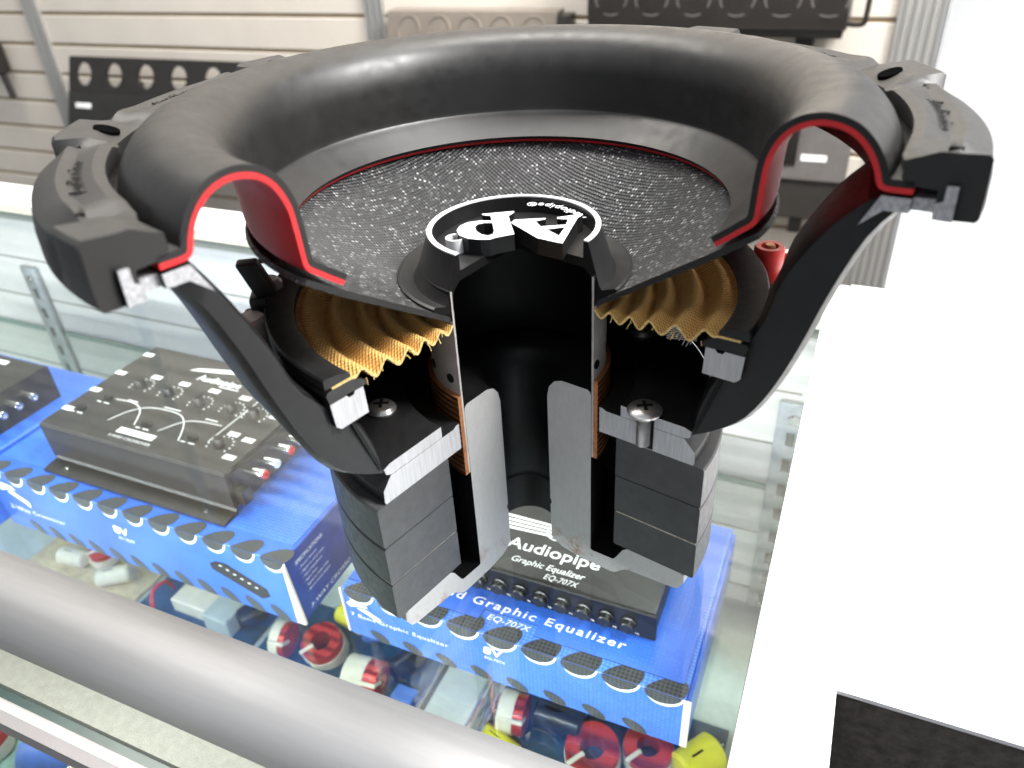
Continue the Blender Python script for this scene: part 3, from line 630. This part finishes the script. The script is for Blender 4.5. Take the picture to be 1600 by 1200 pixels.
for a,b in [(-11.34,1.62),(-11.07,2.1),(-9.44,1.64),(-8.15,1.59)]:
    part('switch',box(a-.10,a+.10,b-.06,b+.06,dt+.001,dt+.10,.015,1),M_knob,cx)
    top_text(join(box(0,.12,0,.03,0,.002),box(.2,.36,0,.03,0,.002)),a-.2,b-.16,dt+.004,cx,M_print,'printed_mark')
def line(pts,wd=.012): return join(*[prism([(p.x+n.x*wd,p.y+n.y*wd),(q.x+n.x*wd,q.y+n.y*wd),(q.x-n.x*wd,q.y-n.y*wd),(p.x-n.x*wd,p.y-n.y*wd)],0,.001) for p,q,n in [(Vector(a),Vector(b),Vector((-(b[1]-a[1]),b[0]-a[0])).normalized()) for a,b in zip(pts,pts[1:])]])
for c in [[(-10.91,2.15),(-10.39,2.17),(-10.01,1.98),(-9.73,1.54)],[(-10.42,1.48),(-10.23,1.9),(-9.85,2.16),(-9.12,2.18),(-8.72,1.93),(-8.4,1.43)],[(-9.07,1.55),(-8.77,1.99),(-8.4,2.12),(-7.89,2.15)]]:
    top_text(line(smoothpath(c,6)),0,0,dt+.004,cx,[M_print,M_print],'printed_curve')
top_text(line([(-7.78,1.61),(-7.73,3.39)]),0,0,dt+.0045,cx,[M_print,M_print],'printed_curve')
top_text(box(-.50,.50,-.085,.085,0,.002),-9.43,1.31,dt+.004,cx,M_print,'name_plate')
top_text(fit(text('XV-2BXP',.13,shear=.2),.62),-9.75,1.265,dt+.0075,cx,M_dprint)
top_text(fit(text('3-WAY CROSSOVER',.10,bold=.006),1.15),-10.0,1.07,dt+.004,cx)
top_text(fit(text('Audiopipe',.30,bold=.02),1.25),-9.74,3.40,dt+.004,cx); top_text(box(0,.55,0,.03,0,.002),-9.0,3.31,dt+.004,cx,M_print,'printed_mark')
top_text(prism([(-10.18,3.66),(-9.3,3.80),(-8.5,3.98),(-8.5,4.10),(-9.2,3.98),(-10.0,3.80)],0,.001),0,0,dt+.004,cx,[M_print,M_print],'logo_mark')
for t_,(a,b) in (('LOW FREQ',(-10.6,2.2)),('MID FREQUENCY',(-9.6,2.26)),('HIGH FREQ',(-8.4,2.22))): top_text(box(0,.06*len(t_)*.6,0,.03,0,.002),a,b,dt+.004,cx,M_print,'printed_mark')
jk=lathe([(.0001,0),(.10,0),(.10,.30),(.085,.34),(.06,.34),(.06,.30),(.0001,.30)],full=True,n=20)
for i,b in enumerate((1.5,1.86,2.32,2.66,3.1,3.45)):
    jo=part('jack',xf(jk,lambda v:Vector((-6.70+v.z*1.1,b+v.x,-2.25+v.y))),M_chr,cx)
    part('jack_insert',xf(lathe([(.03,.30),(.09,.30),(.09,.36),(.03,.36)],full=True,n=18),lambda v:Vector((-6.70+v.z*1.1,b+v.x,-2.25+v.y))),M_jred if i%2==0 else M_print,jo)
part('power_socket',box(-6.70,-6.50,.98,1.22,dz+.2,dz+.55,.02,1),M_knob,cx)
for a,b in ((-11.2,.68),(-7.3,.68)): part('flange_screw',cyl(.05,dz+.06,dz+.10,12,.01,(a,b)),M_chr,cx)
# second carton and unit cropped by the left side of the picture
x2=thing('carton','blue carton at the far left edge of the picture, behind the crossover','carton',(-18,4,SZ),True,'blue cartons in the display case')
part('carton_body',box(-22,-13.45,-.2,3.8,SZ+.003,ZX-.02,.018,1),M_blue,x2)
part('lid_flap',box(-21.95,-13.5,.25,3.76,ZX-.017,ZX,.004,1),M_blue,x2)
c2=thing('crossover','black crossover unit cropped by the left edge of the picture','crossover',(-18,4,ZX),True)
part('housing',extrude_a([(.5,ZX+.004),(.5,dt-.15),(.55,dt-.1),(2.75,dt-.1),(2.8,dt-.15),(2.8,ZX+.004)],-19.6,-13.95),M_dev,c2)
part('mounting_flange',extrude_a([(.15,ZX+.004),(.15,ZX+.05),(.49,ZX+.09),(.49,ZX+.004)],-19.5,-14.0),M_dev,c2)
part('legend_plate',box(-15.4,-15.0,2.45,2.6,dt-.097,dt-.094),M_print,c2)
for b in (1.2,1.6,2.0): part('jack',xf(jk,lambda v:Vector((-13.95+v.z*1.1,b+v.x,-2.35+v.y))),M_chr,c2)
# ------------------------------------------------------------------ crossover boards on the lower deck
DZ=-8.62
def board(label,a0,a1,b0,b1,m,name='circuit_board'):
    t=thing(name,label,'circuit board',((a0+a1)/2,(b0+b1)/2,DZ),True); part('board',box(a0,a1,b0,b1,DZ+.004,DZ+.10,.01,1),m,t); return t
def coil(t,a,b,z,ro,ri,h,axis='z',tilt=0,rot=0,band=True):
    if axis=='z': m=Matrix.Rotation(rot,3,'Z')@Matrix.Rotation(tilt,3,'X')
    else: m=Matrix.Rotation(rot,3,'Z')@Matrix.Rotation(PI/2,3,'Y')
    f=lambda v:m@v+Vector((a,b,z))
    o=part('coil',xf(lathe([(ri,-h/2),(ro*.97,-h/2),(ro,-h/2+.03),(ro,h/2-.03),(ro*.97,h/2),(ri,h/2)],full=True,n=40),f),M_coil,t)
    if band:
        part('tape_band',xf(lathe([(ro+.004,-h/2-.02),(ro+.022,-h/2-.02),(ro+.022,h*.10),(ro+.004,h*.10)],full=True,n=40),f),M_cream,o)
    part('cable_tie',xf(box(ri-.05,ro+.05,-.05,.05,-h/2-.03,h/2+.03,.02,1),lambda v:f(Matrix.Rotation(-2.2,3,'Z')@v)),M_cream,o)
    return o
def capac(t,a,b,z,r,l,rot,m=M_yel):
    g=lathe([(.0001,-l/2),(r*.8,-l/2),(r,-l/2+.06),(r,l/2-.06),(r*.8,l/2),(.0001,l/2)],full=True,n=28); q=Matrix.Rotation(rot,3,'Z')@Matrix.Rotation(PI/2,3,'Y')
    o=part('capacitor',xf(g,lambda v:q@v+Vector((a,b,z))),m,t)
    part('capacitor_lead',tube([q@Vector((0,0,l/2))+Vector((a,b,z)),q@Vector((0,0,l/2+.2))+Vector((a,b,z)),q@Vector((0,0,l/2+.25))+Vector((a,b,DZ+.1))],.02,6),M_chr,o)
    front=box(0,l*.3,0,r*.12,0,.002); part('printed_mark',xf(front,lambda v:Matrix.Rotation(rot,3,'Z')@Vector((v.x-l*.25,-.15*r+v.y,r+.004))+Vector((a,b,z))),M_dprint,o,smooth=False); return o
t=board('dark blue circuit board with red coils between the two blue cartons',-8.4,-3.55,.2,3.3,M_pcb)
coil(t,-7.55,1.72,DZ+.62,.42,.16,.36,'x',rot=.15); coil(t,-6.62,2.02,DZ+.42,.50,.24,.62,'z',tilt=.25); coil(t,-5.15,1.62,DZ+.48,.42,.18,.85,'x',rot=.1)
capac(t,-6.45,3.0,DZ+.40,.26,.9,-.2); capac(t,-4.5,2.4,DZ+.4,.3,.9,1.2,M_knob); capac(t,-5.6,2.9,DZ+.4,.25,.8,.4,M_bpl)
part('transistor',box(-4.35,-3.8,1.35,1.75,DZ+.1,DZ+.5,.03,1),M_bpl,t)
t=thing('display_stand','grey display stand with bright metal side rails under the equalizer carton','stand',(-2.9,1.8,DZ),True)
part('plate',box(-3.45,-2.42,.4,3.6,DZ+.004,DZ+.5,.03,1),M_deck,t)
for a in (-3.58,-2.34,-2.02): part('side_rail',box(a-.06,a+.06,.4,3.6,DZ+.004,DZ+.62,.03,1),M_chr,t)
t=board('dark blue circuit board with red coils and yellow capacitors under the equalizer carton',-1.95,2.9,.2,3.6,M_pcb)
coil(t,-1.52,2.0,DZ+.52,.44,.2,.55,'x',rot=.12); coil(t,.34,1.86,DZ+.36,.58,.26,.5,'z',tilt=.12); coil(t,1.42,2.32,DZ+.36,.52,.24,.5,'z',tilt=.1)
capac(t,-1.60,1.35,DZ+.36,.20,1.0,-.28); capac(t,2.45,2.45,DZ+.45,.40,.95,.95); capac(t,-.55,2.25,DZ+.48,.36,1.1,.0,M_knob)
for i in range(4): part('resistor',box(-.15+i*.0,.35,2.75+i*.16,2.87+i*.16,DZ+.1,DZ+.25,.02,1),M_chr,t)
capac(t,1.1,3.1,DZ+.4,.3,1.0,.1,M_dev)
t=board('tan circuit board with white parts under the left carton by the rail',-16.8,-12.6,1.0,3.2,M_tan)
capac(t,-15.3,2.0,DZ+.35,.25,.9,.1,M_cream); capac(t,-13.6,1.9,DZ+.35,.25,.9,.6,M_cream); coil(t,-14.5,2.4,DZ+.4,.38,.18,.4,'z')
t=board('dark blue circuit board with a red lead under the left carton',-12.4,-8.6,1.0,3.4,M_pcb)
part('lead_wire',tube(smoothpath([(-11.9,2.3,DZ+.1),(-11.8,2.1,DZ+.6),(-11.75,1.6,DZ+.7),(-11.6,1.3,DZ+.1)],5),.05,8),M_jred,t)
part('resistor',box(-11.3,-10.0,1.7,2.3,DZ+.1,DZ+.55,.03,1),M_cream,t); part('heat_sink',box(-10.0,-9.2,1.5,2.3,DZ+.1,DZ+.7,.03,1),M_deck,t); capac(t,-9.0,2.2,DZ+.4,.3,.8,1.0,M_knob)
t=board('green circuit board with an orange wire behind the front glass',-13.2,-8.2,-3.9,-1.6,M_pcbg)
part('lead_wire',tube(smoothpath([(-12.6,-2.3,DZ+.1),(-12.2,-2.2,DZ+.75),(-11.2,-2.1,DZ+.85),(-10.5,-1.9,DZ+.1)],6),.06,8),M_orw,t)
capac(t,-10.4,-2.6,DZ+.6,.42,1.3,.5,M_bpl); capac(t,-9.2,-2.6,DZ+.5,.34,1.1,.3,M_cream); coil(t,-12.2,-2.9,DZ+.45,.42,.2,.5,'z')
# ------------------------------------------------------------------ amplifiers on the slat wall
def holed_strip(a0,a1,z0,z1,b0,b1,n,r):
    """plate in the a-z plane with n round holes"""
    V=[];F=[];wd=(a1-a0)/n; k=24
    for i in range(n):
        ca=a0+wd*(i+.5); cz=(z0+z1)/2; sq=[]
        for j in range(k):
            t=2*PI*j/k+PI/4; c,s=cos(t),sin(t); m_=max(abs(c),abs(s)); sq.append((ca+c/m_*wd/2,cz+s/m_*(z1-z0)/2))
        ci=[(ca+r*cos(2*PI*j/k+PI/4),cz+r*sin(2*PI*j/k+PI/4)) for j in range(k)]
        o=len(V)
        for b in (b0,b1): V+=[(p[0],b,p[1]) for p in sq]+[(p[0],b,p[1]) for p in ci]
        for j in range(k):
            j2=(j+1)%k
            F.append((o+j,o+j2,o+k+j2,o+k+j)); F.append((o+2*k+j,o+3*k+j,o+3*k+j2,o+2*k+j2))
            F.append((o+k+j,o+k+j2,o+3*k+j2,o+3*k+j))
            F.append((o+j2,o+j,o+2*k+j,o+2*k+j2))
    return V,F,None
am=thing('amplifier','black wall amplifier with a row of white-showing round holes along its top','amplifier',(-45,38,-10),True,'amplifiers hung on the slat wall')
lean=lambda v:Vector((v.x,v.y-.44*(-2.62-v.z),v.z))
part('perforated_fin',xf(holed_strip(-55.45,-32.63,-4.98,-2.6,38.5,38.7,7,.80),lean),M_ampb,am,smooth=False)
part('housing',xf(box(-55.45,-32.63,38.42,39.7,-7.6,-5.0,.05),lean),M_ampb,am)
part('perforated_fin',xf(holed_strip(-55.45,-32.63,-10.0,-7.62,38.5,38.7,7,.80),lean),M_ampb,am,smooth=False)
part('name_badge',xf(box(-54.6,-52.9,38.38,38.415,-6.1,-5.75,.01),lean),M_print,am)
for a in (-50,-38): part('wall_bracket',extrude_a([(39.9,-4.6),(39.9,-9.4),(36.9,-9.2),(36.9,-8.9),(38.2,-6.6)],a-.15,a+.15),M_ampb,am)
a2=thing('amplifier','taupe metal wall amplifier with shallow embossed circles, behind the surround','amplifier',(-20,38.5,-4),True,'amplifiers hung on the slat wall')
part('housing',extrude_a([(39.7,.8),(38.6,.75),(37.2,-3.6),(37.2,-4.4),(39.7,-4.4)],-25.6,-14.2),M_ampg,a2)
for i in range(5):
    def tl_(v,i=i): 
        q=-.35; return Vector((-23.9+i*2.05+v.x,38.6-1.4*(.95/4.35)+v.z*0-.006-abs(0)+(-v.y*0)-v.y*-.0,q+v.y))
    bsl=(37.2-38.6)/(-3.6-.75)
    part('embossed_circle',xf(lathe([(.72,0),(.82,0),(.80,.07),(.74,.07)],full=True,n=32),lambda v:Vector((-24.0+i*2.1+v.x,38.6+(-.25+v.y-.75)*bsl-v.z,-.25+v.y))),M_ampg,a2)
part('seam',xf(box(-25.5,-14.3,-.02,.02,-.06,.06),lambda v:Vector((v.x,38.6+(-1.55-.75)*bsl+v.y-.01,-1.55+v.z))),M_ampb,a2)
part('end_cap',extrude_a([(39.7,.6),(38.5,.55),(37.1,-3.6),(37.1,-4.3),(39.7,-4.3)],-14.19,-13.5),M_ampb,a2)
part('cable',tube(smoothpath([(-13.4,38.5,-1.0),(-12.9,38.3,-1.2),(-12.6,38.5,-1.9),(-13,39,-3)],5),.12,8),M_ampb,a2)
a3=thing('amplifier','black wall amplifier with handle and round outlines at the top right','amplifier',(-5,38,0),True,'amplifiers hung on the slat wall')
part('housing',extrude_a([(39.7,5.5),(37.6,5.5),(37.0,4.9),(36.6,1.1),(36.7,.55),(36.7,.28),(39.7,.28)],-11.7,1.5),M_ampb,a3)
part('base_rail',box(-11.2,1.35,36.9,39.7,-.15,.275,.05),M_ampb,a3)
for i in range(6): part('embossed_circle',xf(lathe([(.80,0),(.92,0),(.90,.08),(.82,.08)],full=True,n=32),lambda v:Vector((-10.4+i*2.2+v.x,36.70-v.z,1.75+v.y))),M_ampd,a3)
part('handle',tube(smoothpath([(1.4,37.2,3.2),(2.15,37.1,3.1),(2.3,37.1,2.6),(2.3,37.1,.9),(2.15,37.1,.5),(1.4,37.2,.5)],4),.13,10),M_ampb,a3)
for a in (-7.7,-.5): part('support_leg',box(a-.45,a+.45,38.3,39.7,-7.0,-.16,.05),M_ampb,a3)
a4=thing('amplifier','grey wall amplifier with a white badge seen through the surround arch','amplifier',(0,38.5,-8),True,'amplifiers hung on the slat wall')
part('housing',extrude_a([(39.7,-4.8),(38.8,-4.85),(38.3,-7.6),(38.3,-7.75),(39.7,-7.75)],-9.5,2.7),M_ampd,a4)
part('lower_housing',extrude_a([(39.7,-7.78),(38.5,-7.78),(38.1,-9.9),(38.2,-10.0),(39.7,-10.0)],-9.5,2.7),M_ampb,a4)
part('name_badge',xf(box(.2,1.55,-.02,.02,-.16,.16),lambda v:Vector((v.x,38.47+v.y+v.z*.18,-6.55+v.z))),M_print,a4)
for a in (-7,.4): part('foot',box(a-.35,a+.35,38.3,39.7,-10.9,-10.01,.05),M_ampb,a4)
bt=thing('bracket','black wall bracket cropped at the left edge of the picture','bracket',(-65,39,-8),True)
part('head',cyl(.9,-4.3,-1.8,20,.2,(-65.0,38.9)),M_ampb,bt); part('arm',tube([(-64.6,38.8,-4.2),(-64.2,38.7,-6.2)],.28,10),M_ampb,bt)
